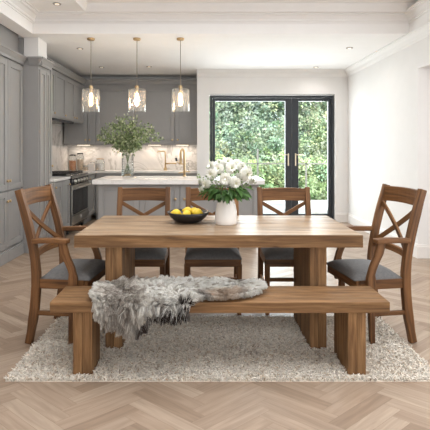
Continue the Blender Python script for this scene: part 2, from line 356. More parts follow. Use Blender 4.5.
# ---------------------------------------------------------------- kitchen furniture
GR = MT['grey']
def shaker(w, h, t=.024, fr=.07, rec=.015):
    m = M(); fr = min(fr, w*.28)
    m.box(0, fr, -t, 0, 0, h).box(w-fr, w, -t, 0, 0, h).box(fr, w-fr, -t, 0, 0, fr).box(fr, w-fr, -t, 0, h-fr, h)
    m.box(fr, w-fr, -t+rec, 0, fr, h-fr)
    if w > .2:
        i = fr+.022; m.box(i, w-i, -t+rec-.005, -t+rec+.001, i, h-i)
    return m
def knob(parent, x, z, r=.019):
    M().lathe([(0, 0), (r*.45, 0), (r*.4, .010), (r*.9, .014), (r, .020), (r*.8, .026), (0, .028)], 12, (x, -.022, z), 'y').build('knob', MT['brass'], parent, smooth=True)
def doors(t, ds):
    """ds: (x0, x1, z0, z1, knob corner or None)"""
    for d in ds:
        x0, x1, z0, z1 = d[:4]; nm = 'drawer_front' if len(d) > 5 else 'door'
        o = shaker(x1-x0-.007, z1-z0-.007).build(nm, GR, t, (x0+.0035, 0, z0+.0035), bevel=.0025)
        if d[4]: kx, kz = d[4]; knob(o, kx-x0-.002, kz-z0-.002)
CROWN = [(0, 0), (.012, 0), (.018, .03), (.05, .075), (.06, .08), (.06, .10), (0, .10)]
def cabinet(name, label, cat, loc, rz, w, dep, z0, z1, ds, group=None, crown=0, plinth=0, ends=(0, 0)):
    t = thing(name, label, cat, loc, rz, group)
    M().box(0, w, 0, dep, z0, z1).build('cabinet_body', GR, t, bevel=.002)
    doors(t, ds)
    if crown:
        m = M().prof((-.06*ends[0], -.022, z1), (w+.06*ends[1], -.022, z1), [(d, h*crown/.10) for d, h in CROWN], (0, -1, 0))
        if ends[0]: m.prof((0, -.022, z1), (0, dep, z1), [(d, h*crown/.10) for d, h in CROWN], (-1, 0, 0))
        m.box(0, w, -.022, dep, z1, z1+crown)
        m.build('crown_moulding', GR, t)
    if plinth: M().box(0, w, -.016 if plinth > .11 else .05, dep, 0, z0).build('plinth', GR, t)
    return t
R90 = PI/2; FX = -2.36
# near tall run on the left, faces +X
g = 'tall grey pantry cupboards along the left wall'
def tall(y0, y1, side, lab):
    w = y1-y0; k = (.03 if side < 0 else w-.03)
    t = cabinet('pantry_cabinet', lab, 'cabinet', (FX, y0, 0), R90, w, .61, .15, 2.42, [(0, w, .17, .84, (k, .72)), (0, w, .85, 2.40, (k, .96))], g, crown=.10, plinth=.15)
    M().box(0, w, -.034, 0, 0, .13).build('plinth_board', GR, t, bevel=.004)
tall(5.336, 5.78, -1, 'tall grey pantry cupboard next to the projecting corner cabinet')
tall(4.88, 5.334, 1, 'tall grey pantry cupboard at the left edge, its knobs by the right side')
tag(M().box(-2.96, -2.40, 4.4, 5.79, 2.525, 2.855).box(-2.96, -2.345, 5.805, 6.1, 2.53, 2.775).build('recess_shade_panel', GR, bevel=.003), 'added grey panel imitating the shaded recess between the pantry cupboards and the ceiling', 'panel')  # added panel, its grey stands in for shade in the recess above
# projecting tall block
t = thing('tall_cabinet', 'projecting tall grey corner cabinet with narrow panelled side under the white column', 'cabinet', (-2.15, 5.8, 0), R90)
M().box(0, .375, .0, .82, 0, 2.42).build('cabinet_body', GR, t, bevel=.003)
M().box(-.012, -.0005, -.005, .15, 0, .14).build('plinth', GR, t)
o = shaker(.21, 2.2, fr=.05).build('side_panel', GR, t, (.015, 0, .17), bevel=.003)
shaker(.12, 2.2, fr=.03).build('narrow_panel', GR, t, (.24, 0, .17), bevel=.003)
m = M().prof((-.05, -.022, 2.42), (.375, -.022, 2.42), CROWN, (0, -1, 0)).prof((0, -.06, 2.42), (0, .115, 2.42), CROWN, (-1, 0, 0)).box(0, .375, -.022, .82, 2.42, 2.52)
m.build('crown_moulding', GR, t)
# slim cupboard standing on the worktop
t = cabinet('worktop_cupboard', 'slim grey cupboard standing on the left worktop behind the tall corner cabinet', 'cabinet', (-2.19, 6.19, 0), R90, .19, .6, .925, 2.525, [(0, .19, .94, 2.51, (.16, 1.10))])
tag(M().box(-2.45, -2.17, 6.22, 6.37, 2.53, 2.595).build('storage_box', paint('dark_grey_box', (.10, .10, .10), .6), bevel=.004), 'dark grey box on top of the slim cupboard beside the white column', 'box')
# left wall cupboards above the range
UX = -2.37; g = 'grey wall cupboards above the range'
Ys = [6.4, 7.06, 7.60, 8.12, 8.72]; labs = ['grey wall cupboard above the left worktop, mostly hidden by the tall corner cabinet', 'grey wall cupboard over the left of the range, first visible door', 'grey wall cupboard over the middle of the range', 'grey wall cupboard in the corner end of the run over the range']
for i in range(4):
    w = Ys[i+1]-Ys[i]; k = (w-.05) if i in (0, 2) else .05
    if i == 1: k = w-.06
    if i == 2: k = w-.3
    if i == 3: k = .12
    t = cabinet('wall_cabinet', labs[i], 'cabinet', (UX, Ys[i], 0), R90, w-.002, .41, 1.83, 2.58, [(0, w, 1.85, 2.56, (w-.06 if i != 3 else .08, 1.90))], g, crown=.10)
tag(M().box(-2.76, -2.36, 7.0, 8.1, 1.79, 1.828).build('extractor_hood', MT['black'], bevel=.004), 'slim black extractor hood under the left wall cupboards', 'extractor hood')
# back wall cupboards
g = 'grey wall cupboards on the back wall'; BY = 8.75
def bx(px): return (px-205)*BY/450
for (a, c, k, lab) in ((64, 87.5, 85.7, 'grey wall cupboard in the corner of the back wall beside the range cupboards'), (87.5, 96, 90, 'narrow grey wall cupboard on the back wall behind the leftmost pendant'),
                    (96, 135, 98.5, 'wide grey wall cupboard on the back wall above the leafy branches'), (135, 175, 172.3, 'wide grey wall cupboard behind the middle pendant'), (175, 197, 177.8, 'grey wall cupboard at the right end of the back run behind the right pendant')):
    w = bx(c)-bx(a); kx = bx(k)-bx(a)
    cabinet('wall_cabinet', lab, 'cabinet', (bx(a), BY, 0), 0, w-.002, .34, 1.42, 2.60, [(.004, w-.004, 1.44, 2.54, (kx, 1.515))], g, crown=.09)
for x in (-2.4, -1.7, -1.0, -.45):
    o = tag(M().box(x-.12, x+.12, 8.88, 8.93, 1.408, 1.4195).build('cupboard_light', MT['strip']), None, 'light', 'warm light strips under the back wall cupboards')
    o['label'] = {-2.4: 'warm light strip under the corner wall cupboard', -1.7: 'warm light strip under the wall cupboard above the branches', -1.0: 'warm light strip under the cupboard behind the middle pendant', -.45: 'warm light strip under the rightmost wall cupboard'}[x]
    area('cupboard_lamp', (x, 8.93, 1.40), (0, 0, 0), .4, .05, 1.7, (1, .86, .70))
# base units
BX = -2.10
cabinet('base_cabinet', 'grey double base cupboard left of the range cooker', 'cabinet', (BX, 6.19, 0), R90, .735, .66, .12, .88, [(0, .36, .14, .87, (.05, .80)), (.36, .735, .14, .87, (.68, .80))], 'grey base cupboards', plinth=.1)
cabinet('base_cabinet', 'grey base cupboard between the range cooker and the back corner', 'cabinet', (BX, 8.02, 0), R90, .48, .66, .12, .88, [(0, .48, .14, .87, (.07, .80))], 'grey base cupboards', plinth=.1)
for i, lab in enumerate(('grey base cupboard on the back wall right beside the corner', 'grey base cupboard on the back wall behind the island vase', 'grey base cupboard at the right end of the back run')):
    x0 = -2.07+i*.64
    cabinet('base_cabinet', lab, 'cabinet', (x0, 8.52, 0), 0, .638, .56, .12, .88, [(0, .638, .70, .87, (.32, .785), 1), (0, .319, .14, .69, (.28, .64)), (.319, .638, .14, .69, (.36, .64))], 'grey base cupboards', plinth=.1)
WK = MT['worktop']
tag(M().box(-2.76, -2.07, 6.19, 6.93, .882, .92).build('worktop', WK, bevel=.004), 'pale stone worktop left of the range cooker', 'worktop')
tag(M().box(-2.76, -2.07, 8.01, 9.08, .882, .92).box(-2.07, -.152, 8.48, 9.08, .882, .92).build('worktop', WK, bevel=.004), 'pale stone worktop running along the back wall', 'worktop')
tag(M().box(-2.76, -.152, 9.085, 9.098, .92, 1.42).build('backsplash', MT['marble']), 'veined marble splashback under the back wall cupboards', 'splashback')
tag(M().box(-2.785, -2.77, 6.3, 9.08, .92, 1.79).build('backsplash', MT['marble']), 'veined marble splashback on the left wall behind the range', 'splashback')
# range cooker
t = thing('range_cooker', 'black and steel range cooker with knobs and glass oven door', 'cooker', (BX, 6.945, 0), R90)
w = 1.055
M().box(0, w, 0, .64, .10, .90).build('cooker_body', MT['black'], t, bevel=.004)
M().box(0, w, -.02, .64, .90, .925).build('hob', MT['black'], t, bevel=.004)
for k in range(4):
    x = .04+k*.25; m = M()
    for q in range(3): m.box(x+q*.1, x+q*.1+.016, .06, .56, .925, .955)
    m.box(x, x+.216, .06, .076, .925, .95).box(x, x+.216, .30, .316, .925, .95).box(x, x+.216, .54, .556, .925, .95)
    m.build('pan_support', MT['black'], t)
M().box(.06, w-.02, -.03, 0, .775, .895).build('control_panel', MT['black'], t, bevel=.004)
M().box(.06, w-.02, -.032, -.02, .875, .905).build('panel_trim', MT['steel'], t)
for k in range(5): M().lathe([(0, 0), (.034, 0), (.036, .01), (.028, .03), (0, .032)], 16, (.20+k*.17, -.03, .825), 'y').build('knob', MT['steel'], t, smooth=True)
od = M().box(.06, w-.02, -.03, 0, .29, .765).build('oven_door', MT['steel'], t, bevel=.004)
M().box(.10, w-.06, -.034, -.029, .31, .695).build('oven_window', MT['oven_glass'], od)
M().tube([(.10, -.03, .72), (.10, -.075, .72)], .011, 8).tube([(w-.06, -.03, .72), (w-.06, -.075, .72)], .011, 8).tube([(.08, -.075, .72), (w-.04, -.075, .72)], .015, 10).build('handle', MT['steel'], od)
ld = M().box(.06, w-.02, -.03, 0, .14, .28).build('storage_drawer', MT['steel'], t, bevel=.004)
M().lathe([(0, 0), (.028, 0), (.028, .004), (0, .004)], 16, (w*.55, -.03, .22), 'y').build('round_badge', MT['ceramic'], ld)
for x in (.12, w-.12): M().tube([(x, .06, 0), (x, .06, .10)], .02, 8).build('foot', MT['black'], t)

# jars and boxes in the corner
def jar(x, y, r, h, fill, label, lid='black', name='storage_jar', z=.92):
    t = thing(name, label, 'jar', (x, y, z), 0, 'jars and canisters in the kitchen corner')
    M().lathe([(0, 0), (r, 0), (r*1.02, .01), (r*1.02, h*.8), (r*.8, h*.9), (r*.8, h), (r*.74, h), (r*.95, h*.8), (r*.95, .008), (0, .008)], 20).build('glass_body', MT['glass'], t, smooth=True)
    M().lathe([(0, .01), (r*.9, .01), (r*.9, h*.68), (0, h*.68)], 16).build('contents', MT[fill], t)
    M().lathe([(0, h), (r*.86, h), (r*.86, h*1.07), (r*.3, h*1.1), (0, h*1.1)], 16).build('lid', MT[lid], t)
jar(-2.55, 8.66, .075, .29, 'pasta', 'tall jar of orange pasta with black lid, leftmost in the corner')
jar(-2.44, 8.80, .07, .32, 'cream', 'tall jar of beige contents with dark lid behind the orange one', 'bowl')
jar(-2.29, 8.62, .05, .11, 'cream', 'small jar of beige contents in front of the spice boxes', 'white')
jar(-2.20, 8.80, .05, .17, 'pasta', 'mid-height jar with orange contents and pale lid in the corner group', 'white')
t = tag(M().box(-2.23, -2.12, 8.60, 8.70, .92, 1.05).box(-2.22, -2.13, 8.61, 8.69, 1.05, 1.065).build('tea_box', MT['white'], bevel=.004), 'small white box beside the jars in the kitchen corner', 'box')
jar(-2.03, 8.72, .085, .22, 'white', 'wide pale glass canister, rightmost of the corner jars', 'cream')

# ---------------------------------------------------------------- island
t = thing('kitchen_island', 'grey panelled kitchen island behind the dining chairs', 'island', (-1.474, 6.2, 0))
IW = 2.218
M().box(0, IW, 0, .74, .10, .858).build('island_body', GR, t, bevel=.003)
M().box(.02, IW-.02, .05, .70, 0, .10).build('plinth', GR, t)
def ix(px): return (px-205)*6.2/450+1.474
edges = [98.5, 139.5, 180, 220, 258.5]
for i in range(4):
    a, c = ix(edges[i]), ix(edges[i+1]); o = shaker(c-a-.006, .72).build('door', GR, t, (a+.003, 0, .125), bevel=.0025)
    if i == 1: knob(o, c-a-.065, .53, .018)
    if i == 2: knob(o, .06, .53, .018)
    if i == 3: knob(o, .06, .53, .018)
SX0, SX1, SY0, SY1 = -1.05, -.47, 6.42, 6.80
m = M().box(-1.53, .81, 6.1, SY0, .86, .92).box(-1.53, .81, SY1, 7.0, .86, .92).box(-1.53, SX0, SY0, SY1, .86, .92).box(SX1, .81, SY0, SY1, .86, .92)
tag(m.build('island_worktop', WK), 'thick pale stone top of the kitchen island', 'worktop')
m = M().box(SX0+.001, SX1-.001, SY0+.001, SY1-.001, .862, .868).box(SX0+.001, SX0+.014, SY0+.001, SY1-.001, .868, .916).box(SX1-.014, SX1-.001, SY0+.001, SY1-.001, .868, .916)\
    .box(SX0+.014, SX1-.014, SY0+.001, SY0+.014, .868, .916).box(SX0+.014, SX1-.014, SY1-.014, SY1-.001, .868, .916)
tag(m.build('sink', MT['ceramic']), 'white sink sunk into the island top', 'sink')
# island tap with tall gooseneck
t = thing('kitchen_tap', 'tall brass gooseneck tap on the island top', 'tap', (-.315, 6.9, .92))
M().lathe([(0, 0), (.03, 0), (.03, .008), (.02, .014), (.017, .03), (0, .03)], 16).build('base', MT['brass'], t, smooth=True)
pts = [(0, 0, .02), (0, 0, .33)]+[(-.028+.028*math.cos(a), -.03*(1-math.cos(a))*.4, .36+.05*math.sin(a)) for a in np.linspace(0, PI, 9)]+[(-.056, -.024, .24)]
M().tube(pts, .018, 12).build('spout', MT['brass'], t, smooth=True)
M().tube([(-.056, -.024, .20), (-.056, -.024, .25)], .021, 12).build('nozzle', MT['brass'], t)
M().tube([(0, 0, .07), (.09, -.01, .075)], [.010, .006], 8).build('lever', MT['brass'], t)
M().tube([(0, 0, .07), (-.09, -.01, .055)], [.010, .006], 8).build('lever', MT['brass'], t)
M().tube([(0, 0, .19), (-.07, 0, .19), (-.105, 0, .22), (-.12, 0, .26)], .009, 8).build('spray_hose', MT['brass'], t, smooth=True)
M().tube([(-.12, 0, .235), (-.13, 0, .285)], .018, 10).build('spray_head', MT['black'], t)
# filler tap at the back
t = thing('filler_tap', 'slim brass filler tap with angled arm on the back worktop', 'tap', (-.78, 8.85, .92))
M().lathe([(0, 0), (.035, 0), (.03, .05), (.018, .055), (.018, .10), (0, .10)], 16).build('base', MT['brass'], t, smooth=True)
M().tube([(0, 0, .09), (0, 0, .36), (-.02, -.01, .375), (-.14, -.06, .375), (-.15, -.062, .35)], .013, 10).build('spout', MT['brass'], t, smooth=True)
M().tube([(0, 0, .13), (.12, -.02, .14), (.22, -.03, .135)], .014, 10).build('swing_arm', MT['brass'], t, smooth=True)
t = thing('drinking_glass', 'clear tumbler on the back worktop beside the brass tap', 'glass', (-.36, 8.8, .92))
M().lathe([(0, 0), (.04, 0), (.045, .16), (.042, .16), (.038, .01), (0, .01)], 18).build('glass_body', MT['glass'], t, smooth=True)

# ---------------------------------------------------------------- leaves helper
def leaves(C, D, Nn, ln, wd, tone):
    """one folded leaf per row: base C, direction D, normal Nn"""
    D = norm(D); Sd = norm(np.cross(D, Nn)); Nn = np.cross(Sd, D); ln = ln[:, None]; wd = wd[:, None]
    a = C; b = C+D*ln*.5+Sd*wd*.5+Nn*wd*.12; c = C+D*ln-Nn*ln*.12; d = C+D*ln*.5-Sd*wd*.5+Nn*wd*.12
    V = np.stack([a, b, c, d], 1).reshape(-1, 3); F = np.arange(len(V)).reshape(-1, 4); return V, F, np.repeat(tone, 4, 0)
def rdir(n): return norm(RNG.normal(size=(n, 3)))

# island vase and branches
VX, VY = -1.155, 6.72
t = thing('glass_vase', 'tall clear glass vase holding leafy branches on the island', 'vase', (VX, VY, .92))
M().lathe([(0, 0), (.082, 0), (.088, .01), (.088, .35), (.083, .35), (.083, .018), (0, .018)], 28).build('glass_body', MT['glass'], t, smooth=True)
M().lathe([(0, .02), (.080, .02), (.080, .12), (0, .12)], 24).build('water', MT['water'], t, smooth=True)
M().lathe([(0, .021), (.05, .022), (.055, .035), (.03, .05), (0, .052)], 16).build('pebbles', paint('amber_pebbles', (.55, .33, .10), .4, .4, 80), t)
BR = [(-.42, .02, .60, 'leafy olive-green branch arching furthest left from the glass vase'), (-.31, -.12, .69, 'leafy branch leaning left and forward in the glass vase'),
      (-.24, .10, .79, 'leafy branch on the upper left of the glass vase'), (-.10, -.08, .86, 'tall leafy branch left of centre in the glass vase'), (.03, .06, .84, 'tall leafy branch standing upright in the centre of the glass vase'),
      (.14, -.10, .78, 'leafy branch just right of centre in the glass vase'), (.25, .08, .76, 'leafy branch on the upper right of the glass vase'), (.36, -.04, .68, 'leafy branch leaning right in the glass vase'),
      (.44, .04, .60, 'leafy branch reaching furthest right from the glass vase'), (-.18, -.20, .58, 'short leafy branch drooping low at the front left of the glass vase'), (.16, -.20, .56, 'short leafy branch drooping low at the front right of the glass vase')]
for dx, dy, h, lab in BR:
    h *= .95
    t = thing('leafy_branch', lab, 'branch', (VX, VY, .92), 0, 'leafy branches in the glass vase')
    p0 = Vector((-dx*.12, -dy*.12, .055)); p1 = Vector((dx*.10, dy*.1, .36)); p2 = Vector((dx, dy, h)); pts = []
    for q in np.linspace(0, 1, 5): pts.append(p0.lerp(p1, q))
    for q in np.linspace(0, 1, 9)[1:]:
        mid = Vector((dx*.42, dy*.42, h*.92)); pts.append(p1.lerp(mid, q).lerp(mid.lerp(p2, q), q))
    M().tube(pts, [.004]*5+[.0035]*4+[.0018]*4, 6).build('stem', MT['stem'], t, smooth=True)
    C = []; D = []
    side_roots = []
    for i in range(5, 13):
        for r_ in range(4):
            e = Vector(rdir(1)[0])*random.uniform(.05, .14)+Vector((0, 0, .03)); side_roots.append((pts[i], pts[i]+e))
    for a, bq in side_roots:
        for k in range(9):
            f = (k+1)/9; pp = a.lerp(bq, f); C.append(pp); D.append((bq-a).normalized()*.6+Vector(rdir(1)[0])*.9)
    C = np.array([tuple(c) for c in C]); D = np.array([tuple(d) for d in D]); n = len(C)
    base = np.array([[.26, .33, .16]])*RNG.uniform(.45, 1.5, (n, 1)); pale = RNG.random(n) < .25; base[pale] = np.array([.52, .56, .38])*RNG.uniform(.8, 1.2, (pale.sum(), 1))
    V, F, T = leaves(C, D, rdir(n), RNG.uniform(.030, .052, n), RNG.uniform(.017, .027, n), base)
    o = raw('leaves', V, F, T, MT['leaf'], t); o['kind'] = 'stuff'

# pendants
PZ = CH
for px, lab in ((91, 'leftmost glass cylinder pendant light with brass cap'), (137, 'middle glass cylinder pendant light with glowing bulb above the leafy branches'), (180.5, 'rightmost glass cylinder pendant light nearest the patio doors')):
    x = (px-205)*5.86/450
    t = thing('pendant_light', lab, 'pendant light', (x, 5.86, 0), 0, 'glass pendant lights over the island')
    M().lathe([(0, PZ), (.05, PZ), (.05, PZ-.018), (.04, PZ-.026), (0, PZ-.026)], 24).build('ceiling_rose', MT['brass'], t)
    M().tube([(0, 0, 2.15), (0, 0, PZ-.02)], .0045, 6).build('cord', paint('cord_metal', (.22, .18, .13), .4, metal=.5) if 'cord_metal' not in bpy.data.materials else bpy.data.materials['cord_metal'], t)
    M().lathe([(0, 2.165), (.02, 2.165), (.024, 2.155), (.024, 2.12), (0, 2.12)], 20).build('cap', MT['brass'], t)
    M().tube([(0, 0, 2.085), (0, 0, 2.115)], .02, 14).build('lamp_holder', MT['brass'], t)
    M().lathe([(.02, 2.118), (.110, 2.118), (.116, 2.112), (.116, 1.825), (.112, 1.825), (.112, 2.108), (.02, 2.112)], 36).build('glass_shade', MT['shade'], t, smooth=False)
    M().lathe([(.012, 2.09), (.03, 2.06), (.034, 2.0), (.034, 1.93), (.024, 1.90), (0, 1.893)], 20).build('bulb_glass', MT['shade'], t, smooth=True)
    m = M()
    for k in range(6): a = k*PI/3; m.tube([(math.cos(a)*.017, math.sin(a)*.017, 1.915), (math.cos(a)*.012, math.sin(a)*.012, 2.06)], .0045, 5)
    m.build('filament', MT['bulb'], t)
    d = bpy.data.lights.new('pendant_glow', 'POINT'); d.energy = 7.0; d.color = (1, .86, .72); d.shadow_soft_size = .03
    lo = bpy.data.objects.new('pendant_glow', d); COL.objects.link(lo); lo.location = (0, 0, 1.99); lo.parent = t

# ---------------------------------------------------------------- rug
RX0, RX1, RY0, RY1 = -1.15, 1.37, 2.59, 3.56
t = thing('shag_rug', 'cream shaggy wool rug under the table and bench', 'rug', (0, 0, 0))
M().box(RX0, RX1, RY0, RY1, 0, .004).build('backing', MT['rugback'], t)
n = 44000; R = np.c_[RNG.uniform(RX0, RX1, n), RNG.uniform(RY0, RY1, n), np.full(n, .003)]
keep = np.ones(n, bool)
for (a, b_, c, d) in ((-.795, -.655, 2.635, 2.97), (.83, .965, 2.635, 3.0), (-.68, -.54, 2.99, 3.56), (.69, .825, 2.99, 3.56)):
    keep &= ~((R[:, 0] > a) & (R[:, 0] < b_) & (R[:, 1] > c) & (R[:, 1] < d))
R = R[keep]; n = len(R); ang = RNG.uniform(0, 2*PI, n); ln = RNG.uniform(.017, .031, n)
H = np.c_[np.cos(ang), np.sin(ang), np.zeros(n)]; up = np.array([[0, 0, 1.]])
Mid = R+up*(ln*.55)[:, None]+H*(ln*.25)[:, None]; Tip = Mid+up*(ln*RNG.uniform(-.1, .35, n))[:, None]+H*(ln*.55)[:, None]
Tip[:, 1] = np.where(Tip[:, 1] < RY0-.02, RY0-.02, Tip[:, 1])
base = np.array([[.93, .865, .77]])*RNG.uniform(.72, 1.12, (n, 1)); br = RNG.random(n) < .12; base[br] *= np.array([.70, .60, .50])
def strands(R, Mid, Tip, rad, tone_r, tone_t):
    n = len(R); D = norm(Tip-R); A = norm(np.cross(D, rdir(n))); B = np.cross(D, A); V = np.empty((n, 9, 3))
    for ri, (Pp, s_) in enumerate(((R, 1.), (Mid, 1.), (Tip, .35))):
        for k in range(3):
            a = 2*PI*k/3; V[:, ri*3+k] = Pp+(A*math.cos(a)+B*math.sin(a))*(rad*s_)[:, None]
    F = []
    for ri in range(2):
        for k in range(3): F.append((ri*3+k, ri*3+(k+1) % 3, ri*3+3+(k+1) % 3, ri*3+3+k))
    F = (np.arange(n)[:, None, None]*9+np.array(F)[None]).reshape(-1, 4)
    T = np.stack([tone_r]*3+[(tone_r+tone_t)/2]*3+[tone_t]*3, 1).reshape(-1, 3)
    return V.reshape(-1, 3), F, T
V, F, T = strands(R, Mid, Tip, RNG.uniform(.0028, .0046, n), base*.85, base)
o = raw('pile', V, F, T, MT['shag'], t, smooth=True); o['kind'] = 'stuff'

# ---------------------------------------------------------------- table and bench
TZ = .77; TB = .687
t = thing('dining_table', 'long chunky reclaimed wood dining table on slab legs', 'table', (.09, 3.42, 0))
m = M(); ys = [-.44, -.335, -.17, .01, .17, .33, .44]
for a, c in zip(ys[:-1], ys[1:]): m.box(-.954, .954, a+.0014, c-.0014, TB, TZ, 'x')
m.build('tabletop', MT['tabletop'], t, bevel=.0025)
m = M().box(-.956, .956, -.4425, -.4405, TB+.0005, TZ-.003, 'x').box(-.9565, -.9545, -.44, .44, TB+.0005, TZ-.003, 'y').box(.9545, .9565, -.44, .44, TB+.0005, TZ-.003, 'y').build('edge_band', MT['table'], t)
def slab(name, x0, x1, y0, y1, z0, z1, t, nb, mat):
    m = M(); st = (y1-y0)/nb
    half = (x1-x0)/2
    for k in range(nb):
        for q in range(2): m.box(x0+q*half+.0006, x0+(q+1)*half-.0006, y0+k*st+.0006, y0+(k+1)*st-.0006, z0, z1, 'z')
    return m.build(name, mat, t, bevel=.002)
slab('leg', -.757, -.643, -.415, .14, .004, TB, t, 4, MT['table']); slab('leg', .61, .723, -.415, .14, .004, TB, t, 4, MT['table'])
t = thing('dining_bench', 'long chunky reclaimed wood bench in front of the table', 'bench', (.09, 2.81, 0))
BZ = .437
m = M().box(-1.005, 1.0, -.16, -.052, BZ-.064, BZ, 'x').box(-1.005, 1.0, -.050, .055, BZ-.064, BZ, 'x').box(-1.005, 1.0, .057, .16, BZ-.064, BZ, 'x')
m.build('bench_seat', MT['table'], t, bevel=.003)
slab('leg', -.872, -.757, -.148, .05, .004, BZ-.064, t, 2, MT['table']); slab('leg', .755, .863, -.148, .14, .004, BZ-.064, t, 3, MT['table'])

# ---------------------------------------------------------------- chairs (front = -Y)
def lerp_tab(tab, z):
    for (y0, z0), (y1, z1) in zip(tab[:-1], tab[1:]):
        if z0 <= z <= z1: return y0+(y1-y0)*(z-z0)/(z1-z0)
    return tab[-1][0]
def smooth_path(tab, n=14):
    zs = np.linspace(tab[0][1], tab[-1][1], n); P_ = [lerp_tab(tab, z) for z in zs]
    for _ in range(3): P_ = [P_[0]]+[(P_[i-1]+2*P_[i]+P_[i+1])/4 for i in range(1, n-1)]+[P_[-1]]
    return list(zip(P_, zs))
def cushion(x, y0, y1, z0, z1, n=10):
    m = M(); G = []
    for j in range(n+1):
        for i in range(n+1):
            u, v = i/n*2-1, j/n*2-1; z = z0+.006+(z1-z0-.006)*max(0, (1-abs(u)**4)*(1-abs(v)**4))**.5
            xw = x*(1-.04*(v+1)/2); m.v.append((u*xw, y0+(y1-y0)*(v+1)/2, z))
    for j in range(n):
        for i in range(n): a = j*(n+1)+i; m.face([a, a+1, a+n+2, a+n+1], [(0, 0)]*4)
    i0 = len(m.v); ring = [i for i in range(n+1)]+[j*(n+1)+n for j in range(1, n+1)]+[n*(n+1)+i for i in range(n-1, -1, -1)]+[j*(n+1) for j in range(n-1, 0, -1)]
    for r in ring: v = m.v[r]; m.v.append((v[0], v[1], z0))
    k = len(ring)
    for q in range(k): m.face([ring[q], i0+q, i0+(q+1) % k, ring[(q+1) % k]], [(0, 0)]*4)
    m.face([i0+q for q in range(k)], [(0, 0)]*k); return m
CW = MT['chair']
def chair(label, arms):
    hw = .225 if arms else .217; H = 1.055 if arms else .99; SZ = .475 if arms else .49
    yf = -.065 if arms else -.20; fo = .085 if arms else 0
    tab = [(.245, 0), (.205, .20), (.185, .45), (.195, .58), (.245, .80), (.32, H)] if arms else [(.25, 0), (.21, .2), (.195, .45), (.205, .60), (.24, .80), (.285, H)]
    path = smooth_path(tab); yb = lambda z: lerp_tab([(a, b) for a, b in path], z)
    t = thing('armchair' if arms else 'dining_chair', label, 'chair', (0, 0, 0), 0, None if arms else 'side chairs behind the table')
    for s in (-1, 1):
        M().sweep([(s*hw, y, z) for y, z in path], [.044]*14, [.048]*2+[.058]*5+[.054]*5+[.048]*2).build('back_post', CW, t, bevel=.005)
    bow = .025; xs = np.linspace(-hw+.012, hw-.012, 9)
    def rail(z0, z1, name, th=.024, arch=0):
        m = M(); zc = (z0+z1)/2
        pts = [(x, yb(zc)+bow*(1-(x/hw)**2), zc+arch*(1-(x/hw)**2)) for x in xs]; m.sweep(pts, z1-z0, th, (0, 0, 1)); m.build(name, CW, t, bevel=.004)
    rail(H-.125, H-.010, 'top_rail', th=.028, arch=.006)
    lz = .575 if arms else .57
    rail(lz, lz+.05, 'lower_rail', arch=.008)
    za, zb = H-.135, lz+.05
    for s, dy in ((1, .008), (-1, -.008)):
        pts = []
        for q in np.linspace(0, 1, 9):
            x = s*(-hw+.015+q*(2*hw-.03)); z = zb+(za-zb)*q; pts.append((x, yb(z)+bow*(1-(x/hw)**2)*.9+dy, z))
        M().sweep(pts, .016, .034, (0, 1, 0)).build('cross_brace', CW, t, bevel=.003)
    # seat frame and pad
    z0, z1 = SZ-.095, SZ-.03
    m = M().box(-hw-.005, hw+.005, yf-.025-fo, yf-fo, z0, z1, 'x').box(-hw+.01, hw-.01, .15, .175, z0, z1, 'x').box(-hw-.012, -hw+.012, yf-fo, .185, z0, z1, 'y').box(hw-.012, hw+.012, yf-fo, .185, z0, z1, 'y')
    m.build('seat_frame', CW, t, bevel=.003)
    cushion(hw+.012, yf-.04-fo, .165, SZ-.032, SZ+.022).build('seat_pad', MT['fabric'], t, smooth=True)
    for s in (-1, 1):
        M().sweep([(s*(hw-.005), yf+.012, 0), (s*(hw-.005), yf+.005, .2), (s*(hw-.005), yf+.002, z0+.02)], [.032, .038, .042], [.032, .038, .042]).build('leg', CW, t, bevel=.004)
        M().box(s*hw-.011, s*hw+.011, yf+.02, yb(.21)-.015, .195, .225, 'y').build('stretcher', CW, t, bevel=.003)
    M().box(-hw+.01, hw-.01, yf-.004, yf+.016, .27, .30, 'x').build('front_stretcher', CW, t, bevel=.003) if not arms else M().box(-hw+.01, hw-.01, (yf+.2)/2, (yf+.2)/2+.022, .20, .222, 'x').build('cross_stretcher', CW, t, bevel=.003)
    if arms:
        for s in (-1, 1):
            X = s*(hw+.012)
            M().sweep([(X, yb(.705)-.01, .705), (X, .12, .710), (X+s*.006, .04, .713), (X+s*.006, -.045, .709)], [.040, .046, .060, .064], [.034, .034, .034, .031]).build('armrest', CW, t, bevel=.007, seg=3)
            tb = [(-.072, z0-.06), (-.085, .49), (-.06, .555), (-.015, .62), (-.005, .70)]
            pts = smooth_path([(a, b) for a, b in tb], 12)
            M().sweep([(s*(hw+.024), y, z) for y, z in pts], .032, [.062]*5+[.048]*4+[.056]*3).build('arm_support', CW, t, bevel=.005)
    return t
c0 = chair('wooden cross-back chair behind the table on the left of the bowl', False)
c0.location = (-.555, 3.83, 0)
dup(c0, (.065, 3.83, 0), 0, 'wooden cross-back chair behind the table at the middle, behind the white vase')
dup(c0, (.715, 3.83, 0), 0, 'wooden cross-back chair behind the table in front of the patio doors')
a0 = chair('wooden cross-back armchair at the left end of the table', True)
a0.location = (-.945, 3.30, .004); a0.rotation_euler = (0, 0, math.radians(84)); a0['group'] = 'armchairs at the table ends'
dup(a0, (1.16, 3.30, .004), math.radians(-81), 'wooden cross-back armchair at the right end of the table')

